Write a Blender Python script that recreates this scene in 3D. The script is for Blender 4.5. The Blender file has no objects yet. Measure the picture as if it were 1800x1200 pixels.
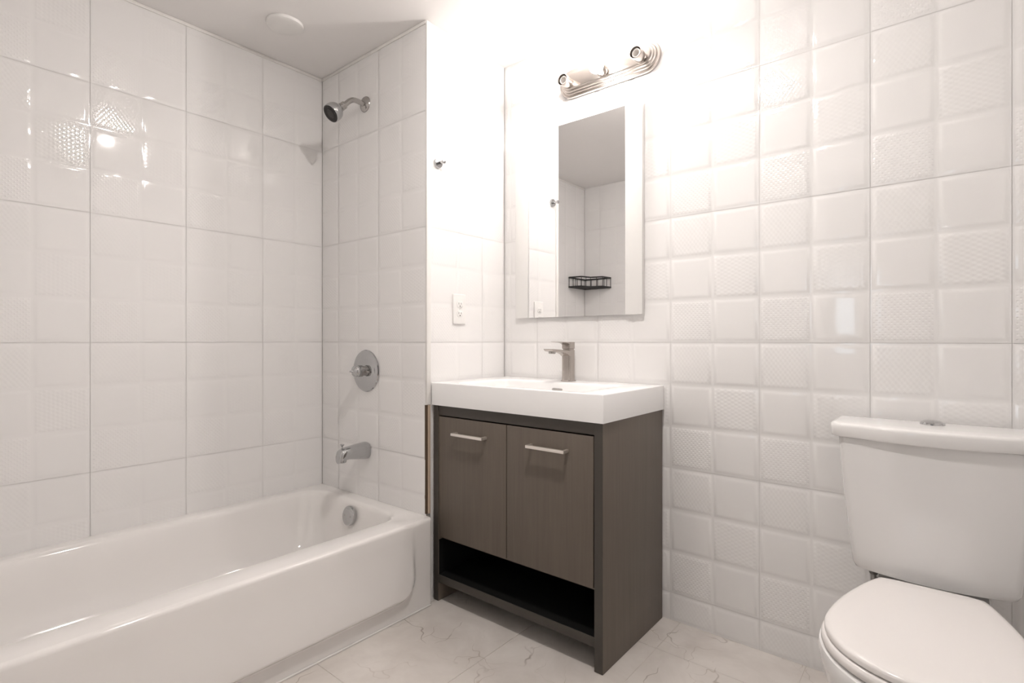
import bpy, bmesh, math, random
from mathutils import Vector, Matrix

random.seed(4)
sc = bpy.context.scene
COL = sc.collection
PI = math.pi

# ------------------------------------------------------------------ camera
CAM = Vector((1.5575, -1.8446, 1.0077))
cd = bpy.data.cameras.new('camera')
cam = bpy.data.objects.new('camera', cd)
COL.objects.link(cam)
cam.location = CAM
cam.rotation_euler = (PI / 2, 0, math.radians(39.35))
cd.sensor_width = 36.0
cd.lens = 933.9 / 1800 * 36
cd.shift_y = -(600 - 597.95) / 1800
cd.clip_start = 0.02
sc.camera = cam

# ------------------------------------------------------------------ world, exposure
w = bpy.data.worlds.new('outdoor_sky')
sc.world = w
w.use_nodes = True
bgn = w.node_tree.nodes['Background']
bgn.inputs['Color'].default_value = (0.72, 0.87, 1.0, 1)
bgn.inputs['Strength'].default_value = 0.8
sc.view_settings.view_transform = 'Standard'
sc.view_settings.look = 'None'
sc.view_settings.gamma = 1.0
sc.view_settings.use_curve_mapping = False
sc.view_settings.exposure = 2.49
BULB_STRENGTH = 76.0        # lit bulb of the vanity light
CEIL_STRENGTH = 200.0        # bulb of the ceiling lamp

# ------------------------------------------------------------------ dimensions (metres)
NY = -0.4656      # plumbing wall plane
XL = -0.7385      # long tub wall plane
BY = -1.927       # back wall plane
XR = 2.10         # right wall plane
ZC = 2.2463       # ceiling
HB = -3.0         # end of the hall behind the doorway
DOOR = (0.92, 1.80, 2.03)

# ------------------------------------------------------------------ materials
MATS = {}


def mat(name, col, rough=0.5, metal=0.0, spec=0.5, emit=None, coat=0.0):
    m = bpy.data.materials.new(name)
    m.use_nodes = True
    b = m.node_tree.nodes['Principled BSDF']
    b.inputs['Base Color'].default_value = (*col, 1)
    b.inputs['Roughness'].default_value = rough
    b.inputs['Metallic'].default_value = metal
    b.inputs['Specular IOR Level'].default_value = spec
    b.inputs['Coat Weight'].default_value = coat
    if emit:
        b.inputs['Emission Color'].default_value = (*emit[0], 1)
        b.inputs['Emission Strength'].default_value = emit[1]
    MATS[name] = m
    return m


def nodes(m):
    nt = m.node_tree
    return nt, nt.nodes['Principled BSDF']


def N(nt, t, **kw):
    n = nt.nodes.new(t)
    for k, v in kw.items():
        if k in n.inputs:
            n.inputs[k].default_value = v
        else:
            setattr(n, k, v)
    return n


def math_node(nt, op, a, b=None):
    n = nt.nodes.new('ShaderNodeMath')
    n.operation = op
    for i, x in enumerate((a, b)):
        if x is None:
            continue
        if isinstance(x, (int, float)):
            n.inputs[i].default_value = x
        else:
            nt.links.new(x, n.inputs[i])
    return n.outputs[0]


TILE_COL = (0.885, 0.872, 0.862)


def tile_material(name, kind):
    m = mat(name, TILE_COL, 0.055, spec=0.5)
    nt, b = nodes(m)
    L = nt.links.new
    uv = N(nt, 'ShaderNodeUVMap')
    sep = N(nt, 'ShaderNodeSeparateXYZ')
    L(uv.outputs['UV'], sep.inputs[0])
    u, v = sep.outputs[0], sep.outputs[1]
    # faint waviness of the fired glaze
    nz = N(nt, 'ShaderNodeTexNoise', Scale=9.0, Detail=1.0)
    L(uv.outputs['UV'], nz.inputs['Vector'])
    bw = N(nt, 'ShaderNodeBump', Strength=0.05, Distance=0.004)
    L(nz.outputs['Fac'], bw.inputs['Height'])
    last = bw
    k = 2 * PI
    if kind == 'dots':        # diagonal lattice of round dimples
        p = 0.0140
        h = math_node(nt, 'MULTIPLY',
                      math_node(nt, 'COSINE', math_node(nt, 'MULTIPLY', u, k / p)),
                      math_node(nt, 'COSINE', math_node(nt, 'MULTIPLY', v, k / p)))
        h = math_node(nt, 'MULTIPLY', math_node(nt, 'POWER', math_node(nt, 'MAXIMUM', h, 0.0), 1.6), -1.0)
        dist = 0.00055
    elif kind == 'hex':       # honeycomb of small raised cells
        p = 0.0115
        a = math_node(nt, 'COSINE', math_node(nt, 'MULTIPLY', u, k / p))
        c = math_node(nt, 'COSINE', math_node(nt, 'MULTIPLY', math_node(nt, 'ADD', math_node(nt, 'MULTIPLY', u, -0.5), math_node(nt, 'MULTIPLY', v, 0.866)), k / p))
        d = math_node(nt, 'COSINE', math_node(nt, 'MULTIPLY', math_node(nt, 'ADD', math_node(nt, 'MULTIPLY', u, 0.5), math_node(nt, 'MULTIPLY', v, 0.866)), k / p))
        h = math_node(nt, 'MULTIPLY', math_node(nt, 'ADD', math_node(nt, 'ADD', a, c), d), 0.33)
        dist = 0.00022
    elif kind == 'weave':     # fine basket weave
        p = 0.0135
        a = math_node(nt, 'COSINE', math_node(nt, 'MULTIPLY', u, k / p))
        c = math_node(nt, 'COSINE', math_node(nt, 'MULTIPLY', v, k / (p * 1.35)))
        h = math_node(nt, 'MULTIPLY', a, c)
        dist = 0.00016
    elif kind == 'lines':     # very fine vertical ribbing
        h = math_node(nt, 'SINE', math_node(nt, 'MULTIPLY', u, k / 0.008))
        dist = 0.00015
    else:
        h = None
    if h is not None:
        bp = N(nt, 'ShaderNodeBump', Strength=0.85, Distance=dist)
        L(h, bp.inputs['Height'])
        L(bw.outputs['Normal'], bp.inputs['Normal'])
        last = bp
    L(last.outputs['Normal'], b.inputs['Normal'])
    return m


TILES = [tile_material('glazed_tile_plain', 'plain'), tile_material('glazed_tile_dimpled', 'dots'),
         tile_material('glazed_tile_honeycomb', 'hex'), tile_material('glazed_tile_weave', 'weave'),
         tile_material('glazed_tile_ribbed', 'lines')]
GROUT = mat('tile_grout', (0.70, 0.685, 0.665), 0.8)
PAINT = mat('ceiling_paint', (0.92, 0.90, 0.885), 0.65, spec=0.3)
WALLPAINT = mat('wall_paint', (0.50, 0.49, 0.48), 0.5)
CAULK = mat('white_caulk', (0.86, 0.84, 0.81), 0.45)
ACRYLIC = mat('tub_enamel', (0.895, 0.872, 0.852), 0.09, spec=0.5, coat=0.3)
CERAMIC = mat('toilet_ceramic', (0.85, 0.84, 0.83), 0.07, spec=0.5, coat=0.3)
SEATP = mat('seat_plastic', (0.86, 0.83, 0.81), 0.18)
RESIN = mat('white_resin', (0.93, 0.925, 0.92), 0.2)
WHITEP = mat('white_plastic', (0.87, 0.855, 0.835), 0.3)
WHITEL = mat('white_lacquer', (0.88, 0.87, 0.85), 0.28)
PORC = mat('socket_porcelain', (0.85, 0.82, 0.79), 0.25)
CHROME = mat('chrome', (0.52, 0.525, 0.53), 0.07, metal=1.0)
SATIN = mat('satin_metal', (0.47, 0.455, 0.44), 0.22, metal=1.0)
NICKEL = mat('brushed_nickel', (0.47, 0.43, 0.40), 0.24, metal=1.0)
NICKELL = mat('handle_nickel', (0.90, 0.85, 0.80), 0.38, metal=0.85)
DARKRUB = mat('dark_rubber', (0.035, 0.032, 0.03), 0.5)
BLACKW = mat('black_wire', (0.02, 0.02, 0.02), 0.4)
HOLE = mat('dark_recess', (0.03, 0.028, 0.026), 0.6)
MIRROR = mat('silvered_glass', (0.93, 0.93, 0.93), 0.0, metal=1.0)
SHELFBLACK = mat('shelf_black', (0.008, 0.008, 0.008), 0.6, spec=0.2)  # black for the thin sheets added to darken the open shelf
FILLGLOW = mat('hall_fill_glow', (0.9, 0.88, 0.85), 0.3, emit=((1.0, 0.95, 0.91), 0.8))  # glow of the added fill dome in the hall
HOSEN = mat('grey_plastic_nut', (0.13, 0.12, 0.115), 0.45)
BRAID = mat('braided_hose', (0.35, 0.34, 0.33), 0.4, metal=0.7)
RAWW = mat('raw_backer_edge', (0.60, 0.47, 0.36), 0.8)
RAWD = mat('raw_dark_edge', (0.10, 0.065, 0.04), 0.8)
HALLF = mat('hall_floor', (0.30, 0.24, 0.19), 0.4)
BACKG = mat('mirror_gap_shade_grey', (0.16, 0.155, 0.15), 0.6)  # dark grey paints in the shade line of the gap beside the glass
GLOW = mat('lit_bulb_glass', (0.9, 0.88, 0.85), 0.3, emit=((1.0, 0.94, 0.90), BULB_STRENGTH))
GLOWC = mat('lit_ceiling_bulb_glass', (0.9, 0.88, 0.85), 0.3, emit=((1.0, 0.94, 0.90), CEIL_STRENGTH))


def wood():
    m = mat('dark_wood', (0.07, 0.06, 0.052), 0.42, spec=0.4)
    nt, b = nodes(m)
    L = nt.links.new
    tc = N(nt, 'ShaderNodeTexCoord')
    mp = N(nt, 'ShaderNodeMapping')
    mp.inputs['Scale'].default_value = (42, 42, 1.6)
    L(tc.outputs['Object'], mp.inputs['Vector'])
    nz = N(nt, 'ShaderNodeTexNoise', Scale=1.0, Detail=5.0, Roughness=0.65, Distortion=0.6)
    L(mp.outputs[0], nz.inputs['Vector'])
    mp2 = N(nt, 'ShaderNodeMapping')
    mp2.inputs['Scale'].default_value = (230, 230, 7)
    L(tc.outputs['Object'], mp2.inputs['Vector'])
    nf = N(nt, 'ShaderNodeTexNoise', Scale=1.0, Detail=2.0)
    L(mp2.outputs[0], nf.inputs['Vector'])
    mix = math_node(nt, 'ADD', math_node(nt, 'MULTIPLY', nz.outputs['Fac'], 0.65), math_node(nt, 'MULTIPLY', nf.outputs['Fac'], 0.35))
    r = N(nt, 'ShaderNodeValToRGB')
    r.color_ramp.elements[0].position = 0.33
    r.color_ramp.elements[0].color = (0.131, 0.107, 0.086, 1)
    r.color_ramp.elements[1].position = 0.66
    r.color_ramp.elements[1].color = (0.159, 0.131, 0.106, 1)
    L(mix, r.inputs[0])
    L(r.outputs[0], b.inputs['Base Color'])
    bp = N(nt, 'ShaderNodeBump', Strength=0.25, Distance=0.0006)
    L(mix, bp.inputs['Height'])
    L(bp.outputs['Normal'], b.inputs['Normal'])
    return m


WOOD = wood()
WOODE = mat('dark_edge_band', (0.066, 0.058, 0.050), 0.4, spec=0.4)


def marble():
    m = mat('marble_tile', (0.6, 0.55, 0.5), 0.28)
    nt, b = nodes(m)
    L = nt.links.new
    tc = N(nt, 'ShaderNodeTexCoord')
    n1 = N(nt, 'ShaderNodeTexNoise', Scale=5.0, Detail=5.0, Roughness=0.6, Distortion=0.5)
    L(tc.outputs['Object'], n1.inputs['Vector'])
    r1 = N(nt, 'ShaderNodeValToRGB')
    r1.color_ramp.elements[0].position = 0.32
    r1.color_ramp.elements[0].color = (0.62, 0.575, 0.535, 1)
    r1.color_ramp.elements[1].position = 0.68
    r1.color_ramp.elements[1].color = (0.76, 0.72, 0.68, 1)
    L(n1.outputs['Fac'], r1.inputs[0])
    col = r1.outputs[0]
    nw = N(nt, 'ShaderNodeTexNoise', Scale=4.0, Detail=3.0, Roughness=0.6)
    L(tc.outputs['Object'], nw.inputs['Vector'])
    sub = N(nt, 'ShaderNodeVectorMath', operation='MULTIPLY_ADD')
    L(nw.outputs['Color'], sub.inputs[0])
    sub.inputs[1].default_value = (0.34, 0.34, 0.0)
    L(tc.outputs['Object'], sub.inputs[2])
    for sc_, wd, seed, lo, hi, tint in ((3.4, 0.011, 3.1, 0.47, 0.60, (0.23, 0.18, 0.145)), (7.0, 0.014, 9.7, 0.52, 0.66, (0.33, 0.26, 0.21))):
        mp = N(nt, 'ShaderNodeMapping')
        mp.inputs['Location'].default_value = (seed, seed * 0.7, 0)
        L(sub.outputs[0], mp.inputs['Vector'])
        nv = N(nt, 'ShaderNodeTexVoronoi', feature='DISTANCE_TO_EDGE', Scale=sc_)
        nv.voronoi_dimensions = '2D'
        L(mp.outputs[0], nv.inputs['Vector'])
        rr = N(nt, 'ShaderNodeMapRange')
        rr.inputs['From Min'].default_value = 0.0
        rr.inputs['From Max'].default_value = wd
        rr.inputs['To Min'].default_value = 1.0
        rr.inputs['To Max'].default_value = 0.0
        L(nv.outputs['Distance'], rr.inputs['Value'])
        nb = N(nt, 'ShaderNodeTexNoise', Scale=4.3, Detail=2.0)
        L(mp.outputs[0], nb.inputs['Vector'])
        br = N(nt, 'ShaderNodeMapRange')
        br.inputs['From Min'].default_value = lo
        br.inputs['From Max'].default_value = hi
        L(nb.outputs['Fac'], br.inputs['Value'])
        fac = math_node(nt, 'MULTIPLY', math_node(nt, 'MULTIPLY', rr.outputs[0], br.outputs[0]), 0.8)
        mx = N(nt, 'ShaderNodeMix', data_type='RGBA')
        L(fac, mx.inputs[0])
        L(col, mx.inputs[6])
        mx.inputs[7].default_value = (*tint, 1)
        col = mx.outputs[2]
    L(col, b.inputs['Base Color'])
    return m


MARBLE = marble()
GROUTF = mat('floor_grout', (0.68, 0.63, 0.58), 0.7)


def brush(m, axis_scale):
    nt, b = nodes(m)
    tc = N(nt, 'ShaderNodeTexCoord')
    mp = N(nt, 'ShaderNodeMapping')
    mp.inputs['Scale'].default_value = axis_scale
    nt.links.new(tc.outputs['Object'], mp.inputs['Vector'])
    nz = N(nt, 'ShaderNodeTexNoise', Scale=1.0, Detail=2.0)
    nt.links.new(mp.outputs[0], nz.inputs['Vector'])
    bp = N(nt, 'ShaderNodeBump', Strength=0.12, Distance=0.0004)
    nt.links.new(nz.outputs['Fac'], bp.inputs['Height'])
    nt.links.new(bp.outputs['Normal'], b.inputs['Normal'])


brush(NICKEL, (20, 400, 700))

PANE = bpy.data.materials.new('window_glass')
PANE.use_nodes = True
_b = PANE.node_tree.nodes['Principled BSDF']
_b.inputs['Transmission Weight'].default_value = 1.0
_b.inputs['Roughness'].default_value = 0.0
_b.inputs['IOR'].default_value = 1.45
_b.inputs['Base Color'].default_value = (0.97, 0.99, 1, 1)

# ------------------------------------------------------------------ scene graph helpers
ORIGIN = {}


def thing(name, label, cat, loc, group=None):
    o = bpy.data.objects.new(name, None)
    o.empty_display_size = 0.05
    COL.objects.link(o)
    o.location = loc
    o['label'] = label
    o['category'] = cat
    if group:
        o['group'] = group
    ORIGIN[o.name] = Vector(loc)
    return o


def root_loc(o):
    while o.parent:
        o = o.parent
    return ORIGIN.get(o.name, Vector((0, 0, 0)))


def obj(name, bm, m, parent=None, smooth=True, angle=35, label=None):
    me = bpy.data.meshes.new(name)
    bmesh.ops.recalc_face_normals(bm, faces=bm.faces[:])
    if parent is not None:
        bmesh.ops.translate(bm, verts=bm.verts[:], vec=-root_loc(parent))
    bm.to_mesh(me)
    bm.free()
    for x in (m if isinstance(m, (list, tuple)) else [m]):
        me.materials.append(x)
    o = bpy.data.objects.new(name, me)
    COL.objects.link(o)
    if parent is not None:
        o.parent = parent
    if smooth:
        me.polygons.foreach_set('use_smooth', [True] * len(me.polygons))
        me.set_sharp_from_angle(angle=math.radians(angle))
    if label:
        o['label'] = label
    return o


def struct(name, bm, m, parent=None, **kw):
    o = obj(name, bm, m, parent, **kw)
    if parent is None:
        o['kind'] = 'structure'
    return o


# ------------------------------------------------------------------ shape helpers
def box(bm, x0, x1, y0, y1, z0, z1, bev=0.0, seg=2):
    r = bmesh.ops.create_cube(bm, size=1.0)
    vs = r['verts']
    for v in vs:
        v.co = Vector(((x0 + x1) / 2 + v.co.x * (x1 - x0), (y0 + y1) / 2 + v.co.y * (y1 - y0), (z0 + z1) / 2 + v.co.z * (z1 - z0)))
    if bev > 0:
        es = list({e for v in vs for e in v.link_edges})
        bmesh.ops.bevel(bm, geom=es, offset=bev, segments=seg, affect='EDGES', profile=0.5)
    return bm


def nbox(*a, **k):
    return box(bmesh.new(), *a, **k)


def loft(bm, rings, cap0=True, cap1=True, mi=0):
    R = [[bm.verts.new(p) for p in r] for r in rings]
    n = len(R[0])
    for a, b in zip(R, R[1:]):
        for i in range(n):
            f = bm.faces.new((a[i], a[(i + 1) % n], b[(i + 1) % n], b[i]))
            f.material_index = mi
    if cap0:
        bm.faces.new(R[0][::-1])
    if cap1:
        bm.faces.new(R[-1])
    return R


def frame_of(axis):
    a = Vector(axis).normalized()
    t = Vector((0, 0, 1)) if abs(a.z) < 0.9 else Vector((1, 0, 0))
    u = t.cross(a).normalized()
    return a, u, a.cross(u)


def lathe(bm, prof, origin, axis, n=40, cap0=True, cap1=True):
    """prof: list of (radius, distance along the axis)."""
    a, u, v = frame_of(axis)
    o = Vector(origin)
    rings = []
    for r, h in prof:
        rings.append([o + a * h + (u * math.cos(2 * PI * i / n) + v * math.sin(2 * PI * i / n)) * max(r, 1e-5) for i in range(n)])
    loft(bm, rings, cap0, cap1)
    return bm


def tube(bm, pts, rad, n=14, cap=True):
    pts = [Vector(p) for p in pts]
    rads = rad if isinstance(rad, (list, tuple)) else [rad] * len(pts)
    t0 = (pts[1] - pts[0]).normalized()
    _, u, v = frame_of(t0)
    rings = []
    prev = t0
    for i, p in enumerate(pts):
        if i == 0:
            t = t0
        elif i == len(pts) - 1:
            t = (pts[i] - pts[i - 1]).normalized()
        else:
            t = ((pts[i] - pts[i - 1]).normalized() + (pts[i + 1] - pts[i]).normalized()).normalized()
        q = prev.rotation_difference(t)
        u = q @ u
        v = q @ v
        prev = t
        rings.append([p + (u * math.cos(2 * PI * k / n) + v * math.sin(2 * PI * k / n)) * rads[i] for k in range(n)])
    loft(bm, rings, cap, cap)
    return bm


def smooth_path(pts, sub=6):
    P = [Vector(p) for p in pts]
    P = [P[0] * 2 - P[1]] + P + [P[-1] * 2 - P[-2]]
    out = []
    for i in range(1, len(P) - 2):
        for k in range(sub):
            t = k / sub
            a, b, c, d = P[i - 1], P[i], P[i + 1], P[i + 2]
            out.append(0.5 * ((2 * b) + (c - a) * t + (2 * a - 5 * b + 4 * c - d) * t * t + (3 * b - a - 3 * c + d) * t ** 3))
    out.append(P[-2])
    return out


def rrect(x0, x1, y0, y1, r, z, n=8):
    """rounded rectangle ring in a horizontal plane, constant vertex count."""
    r = max(min(r, (x1 - x0) / 2 - 1e-4, (y1 - y0) / 2 - 1e-4), 1e-4)
    pts = []
    for cx, cy, a0 in ((x1 - r, y1 - r, 0), (x0 + r, y1 - r, 90), (x0 + r, y0 + r, 180), (x1 - r, y0 + r, 270)):
        for i in range(n + 1):
            a = math.radians(a0 + 90 * i / n)
            pts.append(Vector((cx + r * math.cos(a), cy + r * math.sin(a), z)))
    return pts


# ------------------------------------------------------------------ tiled walls
PATTERN = [[1, 0], [0, 2], [3, 0]]       # per tile, bottom row first: left and right square


def tiled_wall(name, O, U, Nn, u0, u1, v0, v1, uj, depth=0.08, vj=1.0, flip=False, holes=(), slab=None, relief=0.60):
    """pillowed relief tiles on a wall slab. O: point with u=0 v=0; U: direction of u; Nn: into the room."""
    O, U, Nn = Vector(O), Vector(U), Vector(Nn)
    V = Vector((0, 0, 1))
    bm = bmesh.new()
    uvl = bm.loops.layers.uv.new('UVMap')
    S = 0.15
    prof = ((0.0, 0.0), (0.003, 0.0001), (0.0065, 0.0011), (0.010, 0.0024), (0.0135, 0.0031), (0.018, 0.0033))
    P = lambda u, v, h: O + U * u + V * v + Nn * (h - 0.0033)
    cols = []
    i = math.floor((u0 - uj) / S)
    while uj + i * S < u1 - 1e-6:
        cols.append(i)
        i += 1
    rows = []
    j = math.floor((v0 - vj) / S)
    while vj + j * S < v1 - 1e-6:
        rows.append(j)
        j += 1

    def face(vs, uvs, mi):
        f = bm.faces.new(vs)
        f.material_index = mi
        f.smooth = True
        for l, q in zip(f.loops, uvs):
            l[uvl].uv = q

    rnd = random.Random(name)
    tilt = {}
    for i in cols:
        for j in rows:
            tl = tilt.setdefault((i // 2, j // 3), (rnd.uniform(-1, 1) * 0.0017, rnd.uniform(-1, 1) * 0.0012))
            a, b = max(u0, uj + i * S), min(u1, uj + (i + 1) * S)
            c, d = max(v0, vj + j * S), min(v1, vj + (j + 1) * S)
            if b - a < 0.004 or d - c < 0.004:
                continue
            g = 0.0005
            if i % 2 == 0:
                a += g
            if i % 2 == 1:
                b -= g
            if j % 3 == 0:
                c += g
            if j % 3 == 2:
                d -= g
            cu, cv = (a + b) / 2, (c + d) / 2
            if any(h[0] < cu < h[1] and h[2] < cv < h[3] for h in holes):
                continue
            mi = PATTERN[j % 3][(i + 1) % 2 if flip else i % 2]
            lim = min(b - a, d - c) / 2 * 0.9
            rings = []
            for ins, h in prof:
                h = 0.0033 - (0.0033 - h) * relief
                ins = min(ins, lim)
                q = [(a + ins, c + ins), (b - ins, c + ins), (b - ins, d - ins), (a + ins, d - ins)]
                tu, tv = uj + (i // 2) * 2 * S + S, vj + (j // 3) * 3 * S + 1.5 * S
                rings.append(([bm.verts.new(P(x, y, h + (x - tu) * tl[0] + (y - tv) * tl[1])) for x, y in q], q))
            for ri, ((A, qa), (B, qb)) in enumerate(zip(rings, rings[1:])):
                for k in range(4):
                    k2 = (k + 1) % 4
                    face((A[k], A[k2], B[k2], B[k]), (qa[k], qa[k2], qb[k2], qb[k]), mi if ri >= 2 else 0)
            face(rings[-1][0], rings[-1][1], mi)
    # slab with the grout showing in the joints
    gi = len(TILES)
    s0, s1 = slab or (u0 - 0.09, u1 + 0.09)
    segs = [(s0, s1, v0, v1)]
    for h in holes:
        segs = [(s0, h[0], v0, v1), (h[1], s1, v0, v1), (h[0], h[1], h[3], v1)]
    for (a, b, c, d) in segs:
        q = [(a, c), (b, c), (b, d), (a, d)]
        A = [bm.verts.new(P(x, y, -0.0008)) for x, y in q]
        B = [bm.verts.new(P(x, y, -depth)) for x, y in q]
        face(A, q, gi)
        face(B[::-1], q[::-1], gi)
        for k in range(4):
            k2 = (k + 1) % 4
            face((A[k2], A[k], B[k], B[k2]), (q[k2], q[k], q[k], q[k2]), gi)
    me = bpy.data.meshes.new(name)
    bmesh.ops.recalc_face_normals(bm, faces=bm.faces[:])
    bm.to_mesh(me)
    bm.free()
    for t in TILES:
        me.materials.append(t)
    me.materials.append(GROUT)
    me.set_sharp_from_angle(angle=math.radians(40))
    o = bpy.data.objects.new(name, me)
    COL.objects.link(o)
    o['kind'] = 'structure'
    return o


# ------------------------------------------------------------------ room shell
def build_shell():
    # floor: marble tiles with thin joints
    bm = bmesh.new()
    box(bm, XL - 0.1, XR + 0.1, HB - 0.1, 0.1, -0.1, -0.0012)
    for f in bm.faces:
        f.material_index = 1
    jx = [XL - 0.1, -0.38, 0.02, 0.42, 0.82, 1.22, 1.62, 2.02, XR + 0.1]
    jy = [BY, -1.70, -0.95, -0.20, 0.1]
    g = 0.001
    for a, b in zip(jx, jx[1:]):
        for c, d in zip(jy, jy[1:]):
            q = [bm.verts.new((x, y, 0.0)) for x, y in ((a + g, c + g), (b - g, c + g), (b - g, d - g), (a + g, d - g))]
            q2 = [bm.verts.new((v.co.x, v.co.y, -0.0015)) for v in q]
            bm.faces.new(q)
            for k in range(4):
                bm.faces.new((q[k], q2[k], q2[(k + 1) % 4], q[(k + 1) % 4]))
    q = [bm.verts.new(p) for p in ((XL, HB, 0.0), (XR, HB, 0.0), (XR, BY - 0.001, 0.0), (XL, BY - 0.001, 0.0))]
    f = bm.faces.new(q)
    f.material_index = 2
    struct('floor', bm, [MARBLE, GROUTF, HALLF], smooth=False)

    struct('ceiling', nbox(XL - 0.1, XR + 0.1, HB - 0.1, 0.1, ZC, ZC + 0.1), PAINT, smooth=False)

    tiled_wall('wall_vanity', (0, 0, 0), (1, 0, 0), (0, -1, 0), 0.0, XR, 0.0, ZC, 1.0839, relief=0.95)
    tiled_wall('wall_tub', (XL, 0, 0), (0, 1, 0), (1, 0, 0), BY, NY, 0.0, ZC, -1.3476)
    tiled_wall('wall_plumbing', (0, NY, 0), (1, 0, 0), (0, -1, 0), XL, -0.0005, 0.0, ZC, -0.004, depth=0.09, slab=(XL - 0.09, -0.012))
    tiled_wall('wall_nook', (0, 0, 0), (0, -1, 0), (1, 0, 0), 0.0, 0.4445, 0.0, ZC, 0.146, depth=0.09, slab=(-0.09, 0.4445), flip=True)
    tiled_wall('wall_right', (XR, 0, 0), (0, 1, 0), (-1, 0, 0), BY, 0.0, 0.0, ZC, -0.30)
    tiled_wall('wall_back', (0, BY, 0), (-1, 0, 0), (0, 1, 0), -XR, -XL, 0.0, ZC, 0.6, depth=0.10,
               holes=((-DOOR[1], -DOOR[0], -1, DOOR[2]),))

    # thin caulk beads where the tub walls meet the ceiling
    struct('trim_1', nbox(XL, XL + 0.004, BY + 0.002, NY, ZC - 0.014, ZC - 0.0005, bev=0.0015), CAULK)
    struct('trim_2', nbox(XL + 0.005, -0.002, NY - 0.004, NY, ZC - 0.014, ZC - 0.0005, bev=0.0015), CAULK)
    # white edge strip on the outside corner above the counter
    struct('trim_3', nbox(-0.006, 0.0018, NY - 0.0005, -0.4455, 0.758, ZC - 0.001, bev=0.0012), CAULK)
    # raw wallboard edge left uncovered between counter and tub
    bm = nbox(-0.012, -0.0035, NY + 0.001, -0.4570, 0.335, 0.757)
    n = len(bm.faces)
    box(bm, -0.012, 0.0, -0.4570, -0.4455, 0.335, 0.757, bev=0.001)
    bm.faces.ensure_lookup_table()
    for k, f in enumerate(bm.faces):
        f.material_index = 0 if k < n else 1
    struct('trim_4', bm, [RAWD, RAWW], smooth=False)

    # hall behind the open doorway where the camera stands
    struct('wall_hall_left', nbox(DOOR[0] - 0.55, DOOR[0] - 0.47, HB, BY - 0.1, 0, ZC), WALLPAINT, smooth=False)
    struct('wall_hall_right', nbox(XR, XR + 0.08, HB, BY - 0.1, 0, ZC), WALLPAINT, smooth=False)
    wx0, wx1, wz0, wz1 = 0.84, 1.10, 0.95, 1.57
    bm = bmesh.new()
    for a in ((DOOR[0] - 0.55, wx0, 0, ZC), (wx1, XR + 0.08, 0, ZC), (wx0, wx1, 0, wz0), (wx0, wx1, wz1, ZC)):
        box(bm, a[0], a[1], HB - 0.08, HB, a[2], a[3])
    struct('wall_hall_end', bm, WALLPAINT, smooth=False)
    bm = bmesh.new()
    t = 0.03
    for a in ((wx0, wx0 + t, wz0, wz1), (wx1 - t, wx1, wz0, wz1), (wx0 + t, wx1 - t, wz0, wz0 + t), (wx0 + t, wx1 - t, wz1 - t, wz1)):
        box(bm, a[0], a[1], HB - 0.06, HB + 0.01, a[2], a[3], bev=0.003)
    fr = struct('window_1', bm, WHITEL)
    obj('window_pane', nbox(wx0 + t, wx1 - t, HB - 0.03, HB - 0.026, wz0 + t, wz1 - t), PANE, fr, smooth=False)
    # door casing
    bm = bmesh.new()
    for a in ((DOOR[0] - 0.07, DOOR[0], 0, DOOR[2] + 0.07), (DOOR[1], DOOR[1] + 0.07, 0, DOOR[2] + 0.07), (DOOR[0], DOOR[1], DOOR[2], DOOR[2] + 0.07)):
        box(bm, a[0], a[1], BY - 0.118, BY - 0.1005, a[2], a[3], bev=0.003)
    struct('trim_5', bm, WHITEL)


# ------------------------------------------------------------------ bathtub
TUBZ = 0.329
TF = 0.033       # outer plane of the apron


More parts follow.
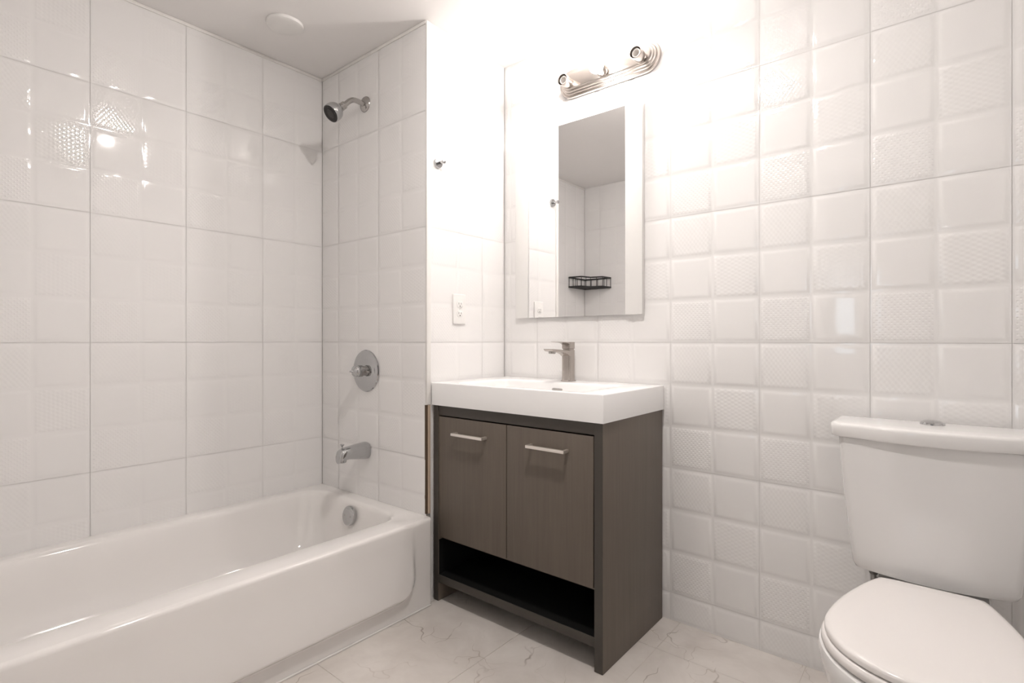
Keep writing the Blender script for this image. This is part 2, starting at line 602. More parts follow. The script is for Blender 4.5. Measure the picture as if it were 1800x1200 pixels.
def build_tub():
    t = thing('bathtub', 'white alcove bathtub with a smooth apron along the tiled wall', 'bathtub', (-0.35, -1.2, 0))
    x0, x1, y0, y1 = XL + 0.0005, TF - 0.016, BY + 0.0005, NY - 0.0005
    bm = bmesh.new()
    n = 12
    R = [rrect(x0, x1, y0, y1, 0.0002, TUBZ - 0.06, n), rrect(x0, x1, y0, y1, 0.0002, TUBZ, n)]
    ix0, ix1, iy0, iy1 = XL + 0.060, -0.072, BY + 0.075, NY - 0.066
    for a, f, z, r in ((-0.020, -0.009, 0.0, 0.105), (-0.011, -0.005, -0.0012, 0.10), (-0.004, -0.0015, -0.005, 0.098), (0.001, 0.001, -0.012, 0.097), (0.005, 0.003, -0.022, 0.096),
                      (0.012, 0.009, -0.06, 0.095), (0.026, 0.022, -0.13, 0.10), (0.040, 0.038, -0.19, 0.105), (0.058, 0.056, -0.228, 0.11), (0.085, 0.085, -0.252, 0.11), (0.13, 0.13, -0.264, 0.09), (0.19, 0.19, -0.268, 0.06)):
        R.append(rrect(ix0 + a, ix1 - f, iy0 + a * 1.6, iy1 - a * 0.9, r, TUBZ + z - (0.0006 if f < 0 and a > -0.015 else 0), n))
    loft(bm, R, cap0=False, cap1=True)
    # apron: rolled lip, then a panel that swells out towards the bottom in front of a flat flange
    ys = [NY - 0.0005 - 0.012]
    L = y1 - y0
    rows = []
    zs = [TUBZ - k for k in (0.0, 0.0008, 0.003, 0.007, 0.013, 0.022, 0.035, 0.05)]
    z = zs[-1]
    while z > 0.115:
        z -= 0.02
        zs.append(z)
    zb = zs[-1]
    for k in range(1, 40):
        zs.append(zb - zb * k / 39)
    yy = []
    y = y1
    yend = NY - 0.012
    for k in range(60):
        yy.append(yend - 0.004 * k)
    k = yy[-1]
    while k > y0 + 0.2:
        k -= 0.05
        yy.append(k)
    yy.append(y0)

    def sst(a, b, x):
        s = max(0.0, min(1.0, (x - a) / (b - a)))
        return s * s * (3 - 2 * s)

    def sdf(y, z):             # distance inside the raised panel: rounded lower right corner
        cy, cz, r = -0.552, 0.062, 0.075
        dy, dz = cy - y, z - cz
        if dy < r and dz < r:
            return r - math.hypot(r - dy, r - dz)
        return min(dy, dz)

    lip = {0: -0.016, 1: -0.0095, 2: -0.0045, 3: -0.0015, 4: -0.0003, 5: 0.0}
    V = []
    for i, z in enumerate(zs):
        row = []
        for y in yy:
            x = TF + lip.get(i, 0.0)
            s = sdf(y, z)
            bulge = 0.021 * (1 - sst(0.05, 0.30, z)) + 0.002
            if i >= 6:
                x += bulge * sst(-0.006, 0.020, s)
            row.append(bm.verts.new((x, y, z)))
        V.append(row)
    for a, b in zip(V, V[1:]):
        for k in range(len(yy) - 1):
            bm.faces.new((a[k], a[k + 1], b[k + 1], b[k]))
    # rounded right-hand end of the apron, turning back to the wall face
    prev = [r[0] for r in V]
    for dy, dx in ((0.0, 0.0), (0.0042, -0.0006), (0.0075, -0.003), (0.0098, -0.0066), (0.0105, -0.012), (0.0105, -0.0325)):
        cur = []
        for i, z in enumerate(zs):
            cur.append(bm.verts.new((min(TF + lip.get(i, 0.0), TF + dx) if dx < 0 else TF + lip.get(i, 0.0) + dx, yend + dy, z)))
        for k in range(len(zs) - 1):
            bm.faces.new((prev[k], prev[k + 1], cur[k + 1], cur[k]))
        prev = cur
    obj('tub_body', bm, ACRYLIC, t, angle=50)
    # overflow plate on the end wall of the basin
    c = Vector((-0.383, -0.5555, 0.2725))
    ax = Vector((0, -1, 0.17)).normalized()
    bm = bmesh.new()
    lathe(bm, ((0.040, -0.004), (0.0405, 0.002), (0.039, 0.0055), (0.034, 0.0075), (0.02, 0.0088), (0.0, 0.009)), c, ax, 44)
    ov = obj('overflow_plate', bm, CHROME, t, label='round chrome overflow plate with two screws')
    for s in (-1, 1):
        bm = bmesh.new()
        a, u, v = frame_of(ax)
        lathe(bm, ((0.0045, 0.006), (0.0045, 0.0088), (0.003, 0.0095), (0.0, 0.0096)), c + u * 0.019 * s, ax, 16)
        obj('screw', bm, SATIN, ov)
    bm = bmesh.new()
    lathe(bm, ((0.030, 0.0), (0.030, 0.003), (0.024, 0.004), (0.022, 0.001), (0.0, 0.001)), (-0.37, -0.80, TUBZ - 0.268), (0, 0, 1), 30)
    obj('drain', bm, CHROME, t)
    # caulk line along the floor
    struct('trim_6', nbox(TF + 0.0005, TF + 0.007, BY + 0.01, NY - 0.012, 0.0003, 0.005, bev=0.0015), CAULK)


# ------------------------------------------------------------------ shower fittings
def build_shower():
    X = -0.395
    t = thing('shower_fixture', 'chrome shower head on a bent arm from the tiled end wall', 'shower', (X, NY, 2.03))
    bm = bmesh.new()
    lathe(bm, ((0.034, 0.0), (0.0335, 0.003), (0.030, 0.007), (0.022, 0.011), (0.014, 0.014)), (X, NY - 0.0003, 2.030), (0, -1, 0), 36)
    obj('wall_flange', bm, SATIN, t)
    bm = bmesh.new()
    path = smooth_path([(X, NY - 0.002, 2.026), (X, NY - 0.03, 2.030), (X, NY - 0.058, 2.029), (X, NY - 0.078, 2.018), (X, NY - 0.098, 1.998), (X, NY - 0.108, 1.988)], 6)
    tube(bm, path, 0.0107, 16)
    obj('shower_arm', bm, SATIN, t)
    p = Vector((X, NY - 0.103, 1.993))
    d = Vector((-0.02, -0.745, -0.667)).normalized()
    bm = bmesh.new()
    lathe(bm, ((0.0125, 0.0), (0.0155, 0.002), (0.0155, 0.011), (0.0135, 0.013), (0.0135, 0.016), (0.0165, 0.018), (0.0165, 0.028), (0.0125, 0.031), (0.012, 0.036)), p, d, 28)
    obj('swivel_nut', bm, SATIN, t)
    bm = bmesh.new()
    lathe(bm, ((0.012, 0.030), (0.019, 0.035), (0.0275, 0.042), (0.034, 0.051), (0.0372, 0.061), (0.038, 0.070), (0.0378, 0.084), (0.0365, 0.0865), (0.035, 0.0865), (0.0345, 0.082)), p, d, 44)
    obj('head_shell', bm, CHROME, t)
    bm = bmesh.new()
    lathe(bm, ((0.0347, 0.078), (0.0347, 0.0845), (0.031, 0.0858), (0.0295, 0.0850), (0.018, 0.0850), (0.017, 0.0866), (0.012, 0.0872), (0.0, 0.0874)), p, d, 40)
    fp = obj('spray_face', bm, DARKRUB, t, label='dark rubber spray face')
    bm = bmesh.new()
    a, u, v = frame_of(d)
    for rr, cnt in ((0.0215, 14), (0.027, 20)):
        for k in range(cnt):
            an = 2 * PI * k / cnt
            lathe(bm, ((0.0012, 0.084), (0.0009, 0.0866), (0.0, 0.0868)), p + (u * math.cos(an) + v * math.sin(an)) * rr, d, 6)
    obj('spray_nozzles', bm, BLACKW, fp)

    # mixing valve
    X = -0.388
    t = thing('shower_valve', 'round chrome shower valve with a pointed knob above the spout', 'shower valve', (X, NY, 0.876))
    c = (X, NY, 0.876)
    bm = bmesh.new()
    lathe(bm, ((0.0905, 0.0003), (0.0905, 0.003), (0.088, 0.0062), (0.081, 0.0082), (0.070, 0.0088), (0.058, 0.0100), (0.054, 0.0115), (0.040, 0.0120), (0.0, 0.0120)), c, (0, -1, 0), 64)
    obj('escutcheon', bm, CHROME, t)
    bm = bmesh.new()
    lathe(bm, ((0.021, 0.0115), (0.021, 0.024), (0.0245, 0.026), (0.0245, 0.040)), c, (0, -1, 0), 40)
    k = obj('valve_collar', bm, SATIN, t)
    bm = bmesh.new()
    lathe(bm, ((0.0235, 0.038), (0.0255, 0.044), (0.0262, 0.051), (0.0245, 0.058), (0.0195, 0.064), (0.0125, 0.0685), (0.0065, 0.072), (0.0045, 0.078), (0.0035, 0.083), (0.0, 0.0845)), c, (0, -1, 0), 40)
    obj('knob', bm, CHROME, t)
    bm = bmesh.new()
    tube(bm, [(X + 0.015, NY - 0.020, 0.876), (X + 0.047, NY - 0.018, 0.872)], [0.006, 0.0042], 12)
    obj('lever', bm, SATIN, t)

    # tub spout
    X = -0.385
    t = thing('tub_spout', 'chrome tub spout with a diverter pull below the valve', 'spout', (X, NY, 0.535))
    bm = bmesh.new()
    secs = [(0.0003, 0.030, 0.534, 0.034), (0.006, 0.0325, 0.534, 0.0365), (0.02, 0.0325, 0.534, 0.036), (0.06, 0.0295, 0.5355, 0.031), (0.095, 0.0265, 0.536, 0.0265),
            (0.115, 0.025, 0.534, 0.0255), (0.128, 0.0235, 0.530, 0.0265), (0.136, 0.0215, 0.525, 0.0255), (0.1405, 0.018, 0.519, 0.021)]
    rings = []
    n = 32
    for dist, hw, zc, hh in secs:
        ring = []
        for k in range(n):
            a = 2 * PI * k / n
            cx, sz = math.cos(a), math.sin(a)
            e = 2 / 2.6
            ring.append(Vector((X + hw * math.copysign(abs(cx) ** e, cx), NY - dist, zc + hh * math.copysign(abs(sz) ** e, sz))))
        rings.append(ring)
    loft(bm, rings)
    obj('spout_body', bm, CHROME, t, angle=60)
    bm = bmesh.new()
    loft(bm, [rrect(X - 0.0205, X + 0.0205, NY - 0.139, NY - 0.104, 0.012, 0.522, 6), rrect(X - 0.0200, X + 0.0200, NY - 0.140, NY - 0.108, 0.012, 0.503, 6),
              rrect(X - 0.017, X + 0.017, NY - 0.137, NY - 0.111, 0.010, 0.501, 6)])
    obj('spout_outlet', bm, CHROME, t)
    bm = bmesh.new()
    lathe(bm, ((0.0035, -0.004), (0.0035, 0.010), (0.0045, 0.013), (0.0095, 0.0175), (0.0098, 0.0195), (0.006, 0.021), (0.0, 0.0215)), (X, NY - 0.122, 0.556), (0, 0, 1), 24)
    obj('diverter_knob', bm, CHROME, t)


# ------------------------------------------------------------------ vanity
def build_vanity():
    x0, x1, yf, yb = 0.010, 0.756, -0.436, -0.006
    ztop = 0.757
    t = thing('vanity_cabinet', 'dark wood vanity cabinet with two doors and an open shelf below', 'cabinet', ((x0 + x1) / 2, (yf + yb) / 2, 0))
    lx, rx = 0.0345, 0.7265
    obj('side_panel', nbox(x0, lx, yf, yb, 0.0005, ztop, bev=0.0012), WOOD, t)
    obj('side_panel', nbox(rx, x1, yf, yb, 0.0005, ztop, bev=0.0012), WOOD, t)
    obj('top_rail', nbox(lx, rx, yf, yf + 0.02, 0.7195, ztop, bev=0.001), WOODE, t)
    for a, b in ((x0, lx), (rx, x1)):
        obj('edge_band', nbox(a + 0.0006, b - 0.0006, yf - 0.0012, yf + 0.0002, 0.001, ztop - 0.0005), WOODE, t, smooth=False)
    obj('bottom_shelf', nbox(lx, rx, yf, yb - 0.012, 0.073, 0.103, bev=0.001), WOODE, t)
    obj('cabinet_floor', nbox(lx, rx, yf + 0.022, yb - 0.012, 0.238, 0.250), WOOD, t)
    obj('back_panel', nbox(lx, rx, yb - 0.012, yb, 0.073, ztop), WOOD, t)
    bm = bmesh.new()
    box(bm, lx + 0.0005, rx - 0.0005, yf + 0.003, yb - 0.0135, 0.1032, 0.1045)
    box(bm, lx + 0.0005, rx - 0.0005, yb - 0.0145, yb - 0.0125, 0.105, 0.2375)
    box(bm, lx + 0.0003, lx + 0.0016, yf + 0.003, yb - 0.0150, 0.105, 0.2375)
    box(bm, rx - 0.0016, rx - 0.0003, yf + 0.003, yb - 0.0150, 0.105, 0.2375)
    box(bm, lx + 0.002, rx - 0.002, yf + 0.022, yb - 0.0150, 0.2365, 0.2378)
    obj('shelf_black_sheets', bm, SHELFBLACK, t, smooth=False, label='thin black sheets added to darken the open shelf')
    for a, b, hx0, hx1 in ((lx + 0.0040, 0.3752, 0.131, 0.287), (0.3790, rx - 0.0040, 0.482, 0.633)):
        d = obj('door', nbox(a, b, yf + 0.0005, yf + 0.02, 0.2515, 0.7145, bev=0.0012), WOOD, t)
        bm = bmesh.new()
        box(bm, hx0, hx1, yf - 0.030, yf - 0.020, 0.6535, 0.6635, bev=0.0012)
        for hx in (hx0 + 0.005, hx1 - 0.005):
            box(bm, hx - 0.005, hx + 0.005, yf - 0.024, yf + 0.002, 0.6535, 0.6635, bev=0.001)
        obj('handle', bm, NICKELL, d, label='satin nickel bar handle')

    # integrated basin top
    ax0, ax1, ay0, ay1, zt = 0.0045, 0.7615, -0.4445, -0.0030, 0.8446
    t = thing('vanity_sink_top', 'thick white counter with integrated basin on the dark cabinet', 'sink', ((ax0 + ax1) / 2, (ay0 + ay1) / 2, ztop))
    bm = bmesh.new()
    n = 6
    R = [rrect(ax0, ax1, ay0, ay1, 0.003, ztop + 0.0006, n), rrect(ax0, ax1, ay0, ay1, 0.003, zt - 0.003, n), rrect(ax0 + 0.0012, ax1 - 0.0012, ay0 + 0.0012, ay1, 0.003, zt - 0.0008, n), rrect(ax0 + 0.003, ax1 - 0.003, ay0 + 0.003, ay1 - 0.002, 0.003, zt, n)]
    bx0, bx1, by0, by1 = 0.105, 0.660, -0.412, -0.120
    for ins, dz, r in ((-0.004, 0.0, 0.03), (0.0, -0.001, 0.028), (0.003, -0.004, 0.027), (0.006, -0.012, 0.026), (0.012, -0.05, 0.025), (0.018, -0.070, 0.026), (0.030, -0.079, 0.03), (0.06, -0.0815, 0.03), (0.11, -0.083, 0.02)):
        R.append(rrect(bx0 + ins, bx1 - ins, by0 + ins, by1 - ins, r, zt + dz, n))
    loft(bm, R)
    body = obj('basin_top', bm, RESIN, t, angle=40)
    cx = 0.3795
    bm = bmesh.new()
    ring = [Vector((p.x, by1 - 0.0085, p.y)) for p in rrect(cx - 0.024, cx + 0.024, zt - 0.034, zt - 0.024, 0.005, 0, 6)]
    ring2 = [p + Vector((0, -0.0022, 0)) for p in ring]
    loft(bm, [ring, ring2])
    ov = obj('overflow_slot', bm, SATIN, t, label='grey overflow slot in the basin back')
    bm = bmesh.new()
    lathe(bm, ((0.022, 0.0), (0.022, 0.003), (0.017, 0.004), (0.0, 0.0042)), (cx, -0.262, zt - 0.083), (0, 0, 1), 28)
    obj('drain', bm, CHROME, t)

    # faucet
    fx, fy = 0.386, -0.060
    t = thing('faucet', 'brushed nickel single lever faucet on the white basin counter', 'faucet', (fx, fy, zt))
    bm = bmesh.new()
    loft(bm, [rrect(fx - 0.024, fx + 0.024, fy - 0.026, fy + 0.024, 0.010, zt + 0.0004, 6), rrect(fx - 0.024, fx + 0.024, fy - 0.026, fy + 0.024, 0.010, zt + 0.003, 6),
              rrect(fx - 0.022, fx + 0.022, fy - 0.024, fy + 0.022, 0.010, zt + 0.005, 6)])
    obj('base_ring', bm, NICKEL, t)
    bm = bmesh.new()
    loft(bm, [rrect(fx - 0.0205, fx + 0.0205, fy - 0.0225, fy + 0.0205, 0.010, z, 6) for z in (zt + 0.004, zt + 0.06, zt + 0.122, zt + 0.1245)])
    obj('faucet_body', bm, NICKEL, t, angle=50)
    # flat spout, underside arched near the body
    bm = bmesh.new()
    secs = []
    for d, top, bot, hw in ((0.0, 0.1235, 0.098, 0.0202), (0.022, 0.1235, 0.101, 0.0202), (0.032, 0.1242, 0.108, 0.0200), (0.050, 0.1252, 0.1135, 0.0198), (0.085, 0.1270, 0.1185, 0.0195), (0.118, 0.1288, 0.1195, 0.0195), (0.134, 0.1296, 0.1215, 0.0195), (0.143, 0.1300, 0.1282, 0.0193)):
        secs.append([Vector((fx + s * hw, fy - d, zt + z)) for s, z in ((-1, bot), (-1, top - 0.001), (-0.93, top), (0.93, top), (1, top - 0.001), (1, bot))])
    loft(bm, secs)
    sp = obj('spout', bm, NICKEL, t, angle=25)
    bm = bmesh.new()
    lathe(bm, ((0.0135, 0.0), (0.0135, 0.0085), (0.0115, 0.010), (0.0, 0.010)), (fx, fy - 0.114, zt + 0.1215), (0, 0, -1), 26)
    obj('aerator', bm, SATIN, sp)
    bm = bmesh.new()
    loft(bm, [rrect(fx - 0.018, fx + 0.018, fy - 0.019, fy + 0.0185, 0.009, zt + 0.1246, 6), rrect(fx - 0.018, fx + 0.018, fy - 0.019, fy + 0.0185, 0.009, zt + 0.1285, 6),
              rrect(fx - 0.0205, fx + 0.0205, fy - 0.0225, fy + 0.0205, 0.009, zt + 0.1300, 6), rrect(fx - 0.0205, fx + 0.0205, fy - 0.0225, fy + 0.0205, 0.009, zt + 0.155, 6), rrect(fx - 0.0195, fx + 0.0195, fy - 0.0215, fy + 0.0195, 0.009, zt + 0.1565, 6)])
    lv = obj('lever', bm, NICKEL, t, angle=50)
    bm = bmesh.new()
    secs = []
    for d, top, bot in ((0.0, 0.1566, 0.147), (0.020, 0.1566, 0.147), (0.030, 0.1566, 0.1512), (0.045, 0.1568, 0.1535), (0.075, 0.1575, 0.1550), (0.094, 0.1578, 0.1558)):
        secs.append([Vector((fx + s * 0.019, fy - d, zt + z)) for s, z in ((-1, bot), (-1, top), (1, top), (1, bot))])
    loft(bm, secs)
    obj('lever_blade', bm, NICKEL, lv, angle=25)


# ------------------------------------------------------------------ mirror, light, wall fittings
def build_mirror():
    z0, z1 = 1.105, 1.897
    t = thing('wall_mirror', 'tall wall mirror between two white side strips above the faucet', 'mirror', (0.384, -0.01, z0))
    obj('backing', nbox(0.095, 0.675, -0.012, -0.0006, z0 + 0.004, z1 - 0.004, bev=0.001), BACKG, t)
    obj('side_strip', nbox(0.083, 0.150, -0.022, -0.0006, z0, z1, bev=0.0012), WHITEL, t)
    obj('side_strip', nbox(0.6155, 0.685, -0.022, -0.0006, z0, z1, bev=0.0012), WHITEL, t)
    obj('mirror_glass', nbox(0.1522, 0.6148, -0.0165, -0.0122, z0, z1), MIRROR, t, smooth=False)


def racetrack(cx, cz, hl, hh, y, n=18):
    pts = []
    for s, a0 in ((1, -90), (-1, 90)):
        for i in range(n + 1):
            a = math.radians(a0 + 180 * i / n)
            pts.append(Vector((cx + s * (hl - hh) + hh * math.cos(a), y, cz + hh * math.sin(a))))
    return pts


def build_light():
    cx, cz = 0.532, 2.055
    t = thing('vanity_light', 'brushed nickel light bar with one lit bulb between two empty sockets', 'wall lamp', (cx, -0.001, cz))
    bm = bmesh.new()
    prof = [(0.219, 0.0575, -0.0006), (0.219, 0.0575, -0.009), (0.2175, 0.056, -0.0125), (0.213, 0.0515, -0.0135), (0.209, 0.0475, -0.0135), (0.208, 0.0465, -0.0165),
            (0.206, 0.0445, -0.020), (0.201, 0.0395, -0.021), (0.200, 0.0385, -0.024), (0.198, 0.0365, -0.0275), (0.193, 0.0315, -0.0285), (0.192, 0.0305, -0.031), (0.189, 0.0275, -0.034), (0.180, 0.0185, -0.035)]
    loft(bm, [racetrack(cx, cz, a, b, y) for a, b, y in prof])
    bp = obj('backplate', bm, NICKEL, t, angle=30)
    sz = cz - 0.012
    for k, sx in enumerate((cx - 0.157, cx, cx + 0.157)):
        o = (sx, -0.034, sz)
        bm = bmesh.new()
        lathe(bm, ((0.017, 0.0), (0.017, 0.004), (0.0195, 0.008), (0.0215, 0.016), (0.0222, 0.052), (0.0215, 0.0535), (0.0203, 0.0535), (0.0200, 0.014), (0.0, 0.012)), o, (0, -1, 0), 36)
        s = obj('socket_cup', bm, NICKEL, t)
        if k != 1:
            bm = bmesh.new()
            lathe(bm, ((0.0165, 0.0125), (0.0165, 0.046), (0.0155, 0.0475), (0.0125, 0.0475), (0.0118, 0.046), (0.0118, 0.020), (0.0, 0.020)), o, (0, -1, 0), 30)
            obj('porcelain_socket', bm, PORC, s)
    o = (cx, -0.034, sz)
    r, c = 0.027, 0.059
    bm = bmesh.new()
    lathe(bm, [(0.012, 0.020), (0.013, 0.034), (0.0150, 0.0365)], o, (0, -1, 0), 36, cap1=False)
    obj('bulb_base', bm, WHITEP, t)
    bm = bmesh.new()
    lathe(bm, [(0.0150, 0.0368)] + [(r * math.sin(math.radians(a)), c - r * math.cos(math.radians(a))) for a in range(32, 180, 8)] + [(0.0, c + r)], o, (0, -1, 0), 36)
    obj('lit_bulb', bm, GLOW, t, angle=60, label='glowing white bulb')


def build_ceiling():
    c = Vector((-0.448, -0.800, ZC))
    t = thing('ceiling_cover_plate', 'round white cover plate on the ceiling above the bathtub', 'cover plate', tuple(c))
    bm = bmesh.new()
    lathe(bm, ((0.068, 0.0005), (0.068, 0.006), (0.066, 0.010), (0.060, 0.012), (0.040, 0.0128), (0.0, 0.013)), c, (0, 0, -1), 48)
    obj('plate', bm, WHITEP, t)
    # ceiling lamp above the middle of the room, seen only as highlights on the tiles
    c = Vector((0.88, -0.935, ZC))
    t = thing('ceiling_lamp', 'small white ceiling lamp with a lit domed lens in the middle of the room', 'ceiling lamp', tuple(c))
    bm = bmesh.new()
    lathe(bm, ((0.065, 0.0005), (0.065, 0.004), (0.05, 0.014), (0.034, 0.0163)), c, (0, 0, -1), 32)
    obj('lamp_holder', bm, WHITEP, t)
    bm = bmesh.new()
    lathe(bm, [(0.034 * math.cos(math.radians(a)), 0.0165 + 0.014 * math.sin(math.radians(a))) for a in range(0, 91, 9)], c, (0, 0, -1), 30)
    obj('lit_lens', bm, GLOWC, t, angle=60, label='glowing domed lens')


def build_hall_fill():  # unseen fill light added behind the camera to brighten the room
    c = Vector((1.45, -2.50, ZC))
    t = thing('hall_fill_light', 'added unseen fill light dome on the hall ceiling behind the open doorway', 'ceiling lamp', tuple(c))
    bm = bmesh.new()
    lathe(bm, ((0.13, 0.0005), (0.13, 0.02), (0.12, 0.022)), c, (0, 0, -1), 40)
    obj('fill_base', bm, WHITEP, t)
    bm = bmesh.new()
    lathe(bm, [(0.118 * math.cos(math.radians(a)), 0.0205 + 0.06 * math.sin(math.radians(a))) for a in range(0, 91, 9)], c, (0, 0, -1), 40)
    obj('fill_dome', bm, FILLGLOW, t, angle=60)


def build_wall_bits():
    # robe hook
    c = Vector((0.0002, -0.409, 1.706))
    t = thing('robe_hook', 'small chrome robe hook on the bright side wall by the shower corner', 'hook', tuple(c))
    bm = bmesh.new()
    lathe(bm, ((0.0195, 0.0), (0.0195, 0.008), (0.0185, 0.0095), (0.0, 0.0098)), c, (1, 0, 0), 32)
    obj('rose', bm, CHROME, t)
    bm = bmesh.new()
    lathe(bm, ((0.0055, 0.009), (0.0055, 0.030), (0.0085, 0.0305), (0.0088, 0.038), (0.008, 0.039), (0.0, 0.0392)), c, (1, 0, 0), 24)
    obj('peg', bm, CHROME, t)

    # duplex outlet
    cy, cz = -0.292, 1.1355
    t = thing('wall_outlet', 'white double power outlet above the left end of the counter', 'outlet', (0, cy, cz))
    bm = bmesh.new()
    ring = lambda hy, hz, r, x: [Vector((x, cy + p.x, cz + p.y)) for p in rrect(-hy, hy, -hz, hz, r, 0, 5)]
    loft(bm, [ring(0.036, 0.0615, 0.004, 0.0003), ring(0.036, 0.0615, 0.004, 0.0035), ring(0.0345, 0.060, 0.004, 0.0062), ring(0.031, 0.0565, 0.003, 0.0070)])
    pl = obj('cover_plate', bm, WHITEP, t)
    for s in (-1, 1):
        z = cz + s * 0.0195
        bm = bmesh.new()
        rr = lambda hy, hz, r, x: [Vector((x, cy + p.x, z + p.y)) for p in rrect(-hy, hy, -hz, hz, r, 0, 6)]
        loft(bm, [rr(0.0165, 0.0140, 0.011, 0.0060), rr(0.0165, 0.0140, 0.011, 0.0082), rr(0.0155, 0.013, 0.010, 0.0088)])
        rc = obj('receptacle', bm, WHITEP, t)
        bm = bmesh.new()
        box(bm, 0.0080, 0.0091, cy - 0.0075, cy - 0.0057, z - 0.0005, z + 0.0075)
        box(bm, 0.0080, 0.0091, cy + 0.0057, cy + 0.0075, z - 0.0005, z + 0.0070)
        lathe(bm, ((0.0024, 0.0080), (0.0024, 0.0091)), (0, cy, z - 0.0068), (1, 0, 0), 14)
        obj('slots', bm, HOLE, rc)
    bm = bmesh.new()
    lathe(bm, ((0.003, 0.0065), (0.003, 0.0078), (0.0, 0.0082)), (0, cy, cz), (1, 0, 0), 14)
    obj('screw', bm, WHITEP, pl)

    # corner caddy, seen in the mirror
    ox, oy = XL + 0.004, BY + 0.004
    z0, z1 = 1.425, 1.500
    t = thing('corner_caddy', 'black wire corner caddy on the tiled wall, seen in the mirror', 'caddy', (ox, oy, z0))
    a, wd = 0.235, 0.105
    base = [(0.0, 0.0), (a, 0.0), (a - 0.012, wd), (wd + 0.025, wd + 0.025), (wd, a - 0.012), (0.0, a)]

    def outline(z, s=1.0):
        return [Vector((ox + x * s + 0.002, oy + y * s + 0.002, z)) for x, y in base]

    def closed(bm, pts, r):
        for p, q in zip(pts, pts[1:] + pts[:1]):
            tube(bm, [p, q], r, 8)

    bm = bmesh.new()
    closed(bm, outline(z1), 0.0055)
    obj('top_rail', bm, BLACKW, t)
    bm = bmesh.new()
    closed(bm, outline(z0), 0.0062)
    p = outline(z0)
    for k in range(1, 9):
        x = ox + 0.002 + (a - 0.01) * k / 9
        yw = wd if x - ox > wd + 0.02 else a * 0.93
        tube(bm, [Vector((x, oy + 0.002, z0)), Vector((x, oy + (wd if x - ox > wd else a - 0.012), z0))], 0.004, 6)
    obj('shelf_grid', bm, BLACKW, t)
    b_, t_ = outline(z0), outline(z1)
    for i in range(6):
        j = (i + 1) % 6
        cnt = 3 if (b_[i] - b_[j]).length > 0.12 else 1
        for k in range(cnt + 1):
            f = k / (cnt + 1)
            bm = bmesh.new()
            tube(bm, [b_[i].lerp(b_[j], f), t_[i].lerp(t_[j], f)], 0.0024, 6)
            obj('upright', bm, BLACKW, t)


# ------------------------------------------------------------------ toilet
TX = 1.525


def egg(hw_b, yb, hw, yw, yf, z, x=TX, n=40, p=2.0):
    """outline with a flat back, straight flared sides and an elliptical front."""
    pts = []
    for i in range(n + 1):                      # front half, right side to left side
        a = PI * i / n
        c, s = math.cos(a), math.sin(a)
        pts.append(Vector((x + hw * math.copysign(abs(c) ** (2 / p), c), yw + (yf - yw) * abs(s) ** (2 / p), z)))
    m = 10
    for i in range(1, m):                       # left side going back
        f = i / m
        q = hw + (hw_b - hw) * (f ** 1.7)
        pts.append(Vector((x - q, yw + (yb - yw) * f, z)))
    r = 0.012
    for i in range(0, 9):
        f = i / 8
        pts.append(Vector((x - hw_b + 2 * hw_b * f, yb + (0.0 if 0 < i < 8 else -r * 0.4), z)))
    for i in range(m - 1, 0, -1):
        f = i / m
        q = hw + (hw_b - hw) * (f ** 1.7)
        pts.append(Vector((x + q, yw + (yb - yw) * f, z)))
    return pts


def tank_ring(hw, yb, yf, bow, r, z, n=8, m=16):
    """back straight at yb, front bowed outwards by bow."""
    pts = []

    def yfr(x):
        return yf + bow * (x / hw) ** 2
    # back edge from right to left with small radius corners
    rb = 0.012
    for i in range(n + 1):
        a = math.radians(90 * i / n)
        pts.append((hw - rb + rb * math.cos(a), yb - rb + rb * math.sin(a)))
    for i in range(n + 1):
        a = math.radians(90 + 90 * i / n)
        pts.append((-hw + rb + rb * math.cos(a), yb - rb + rb * math.sin(a)))
    ye = yfr(hw - r)
    for i in range(n + 1):
        a = math.radians(180 + 80 * i / n)
        pts.append((-hw + r + r * math.cos(a), ye + r + r * math.sin(a)))
    for i in range(1, m):
        x = (-hw + r) + (2 * (hw - r)) * i / m
        pts.append((x, yfr(x)))
    for i in range(n + 1):
        a = math.radians(280 + 80 * i / n)
        pts.append((hw - r + r * math.cos(a), ye + r + r * math.sin(a)))
    return [Vector((TX + x, y, z)) for x, y in pts]


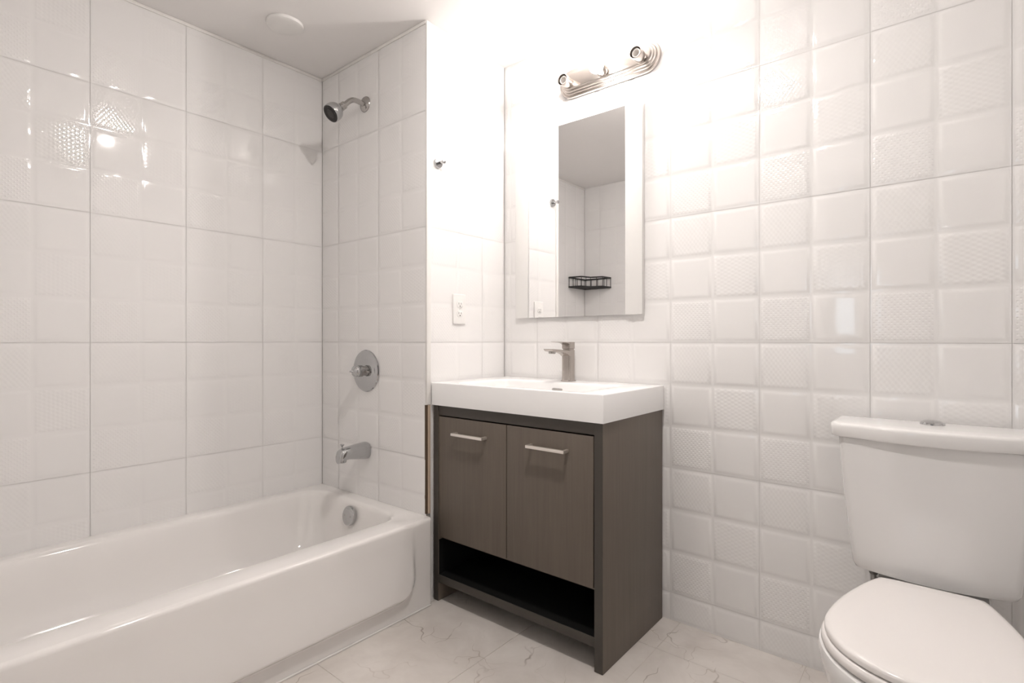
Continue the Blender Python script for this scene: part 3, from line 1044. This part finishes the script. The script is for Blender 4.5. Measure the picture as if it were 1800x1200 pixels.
def build_toilet():
    t = thing('toilet', 'white two piece toilet with closed lid against the tiled wall', 'toilet', (TX, -0.38, 0))
    # bowl and pedestal
    bm = bmesh.new()
    rows = [(0.0005, 0.10, -0.17, 0.118, -0.40, -0.575), (0.03, 0.098, -0.17, 0.114, -0.40, -0.572), (0.09, 0.092, -0.18, 0.105, -0.41, -0.570), (0.16, 0.092, -0.19, 0.112, -0.43, -0.600),
            (0.22, 0.096, -0.20, 0.138, -0.46, -0.648), (0.27, 0.10, -0.21, 0.160, -0.49, -0.686), (0.315, 0.104, -0.22, 0.175, -0.51, -0.710), (0.35, 0.106, -0.225, 0.1825, -0.52, -0.7225),
            (0.372, 0.106, -0.227, 0.184, -0.52, -0.726), (0.381, 0.104, -0.228, 0.1815, -0.52, -0.723), (0.3845, 0.100, -0.232, 0.174, -0.52, -0.715)]
    loft(bm, [egg(hb, yb, hw, yw, yf, z) for z, hb, yb, hw, yw, yf in rows])
    # deck under the tank
    loft(bm, [rrect(TX - 0.07, TX + 0.07, -0.30, -0.07, 0.03, 0.18, 6), rrect(TX - 0.105, TX + 0.105, -0.30, -0.05, 0.035, 0.31, 6), rrect(TX - 0.115, TX + 0.115, -0.30, -0.045, 0.035, 0.372, 6), rrect(TX - 0.11, TX + 0.11, -0.295, -0.05, 0.033, 0.380, 6)])
    obj('bowl', bm, CERAMIC, t, angle=45)
    # seat and lid
    bm = bmesh.new()
    sh = lambda d, z: egg(0.104 - d, -0.255 - d, 0.1765 - d, -0.535, -0.7175 + d, z)
    loft(bm, [sh(0.004, 0.3865), sh(0.0, 0.390), sh(0.0, 0.399), sh(0.003, 0.4045), sh(0.008, 0.4065)])
    obj('seat', bm, SEATP, t, angle=50)
    bm = bmesh.new()
    sh = lambda d, z: egg(0.100 - d, -0.243 - d, 0.1705 - d, -0.535, -0.7115 + d, z)
    loft(bm, [sh(0.004, 0.4075), sh(0.0, 0.410), sh(0.0, 0.4175), sh(0.0015, 0.4205), sh(0.005, 0.4232), sh(0.012, 0.4248), sh(0.045, 0.4255), sh(0.08, 0.4258)])
    obj('lid', bm, SEATP, t, angle=50)
    for s in (-1, 1):
        bm = bmesh.new()
        loft(bm, [rrect(TX + s * 0.072 - 0.02, TX + s * 0.072 + 0.02, -0.262, -0.232, 0.008, z, 5) for z in (0.3805, 0.404, 0.408)])
        obj('hinge', bm, SEATP, t)
    # tank
    bm = bmesh.new()
    T = []
    for z, hw, yf, r in ((0.4005, 0.120, -0.165, 0.02), (0.4010, 0.150, -0.186, 0.03), (0.4065, 0.1605, -0.1955, 0.026), (0.420, 0.1660, -0.2005, 0.024), (0.445, 0.1685, -0.2025, 0.024),
                         (0.52, 0.1765, -0.2055, 0.024), (0.60, 0.1845, -0.2085, 0.024), (0.68, 0.1915, -0.2105, 0.024), (0.7495, 0.1960, -0.212, 0.024)):
        T.append(tank_ring(hw, -0.022, yf, 0.030, r, z))
    loft(bm, T)
    obj('tank', bm, CERAMIC, t, angle=50)
    bm = bmesh.new()
    T = []
    for z, d in ((0.7500, 0.010), (0.7515, 0.002), (0.756, 0.0), (0.7795, 0.0), (0.7835, 0.0012), (0.7860, 0.0035), (0.7875, 0.007), (0.7885, 0.013), (0.7895, 0.05)):
        T.append(tank_ring(0.2165 - d, -0.019 - d * 0.6, -0.228 + d, 0.045, 0.045, z))
    loft(bm, T)
    lid = obj('tank_lid', bm, CERAMIC, t, angle=50)
    bm = bmesh.new()
    lathe(bm, ((0.0265, -0.001), (0.0265, 0.002), (0.0245, 0.006), (0.018, 0.0095), (0.009, 0.0112), (0.0, 0.0116)), (1.527, -0.085, 0.7893), (0, 0, 1), 32)
    obj('flush_button', bm, CHROME, t)
    # supply valve and hose
    vx, vz = 1.345, 0.16
    s = t
    bm = bmesh.new()
    tube(bm, smooth_path([(1.395, -0.006, 0.16), (1.398, -0.04, 0.165), (1.402, -0.090, 0.21), (1.403, -0.113, 0.29), (1.403, -0.117, 0.380)], 8), 0.0065, 12)
    obj('supply_hose', bm, BRAID, s)
    bm = bmesh.new()
    lathe(bm, ((0.009, 0.0), (0.011, 0.004), (0.011, 0.014), (0.019, 0.016), (0.020, 0.028), (0.0185, 0.0295), (0.0, 0.0295)), (vx + 0.058, -0.117, vz + 0.2185), (0, 0, 1), 12)
    obj('coupling_nut', bm, HOSEN, s)


build_shell()
build_tub()
build_vanity()
build_mirror()
build_light()
build_ceiling()
build_hall_fill()
build_shower()
build_wall_bits()
build_toilet()
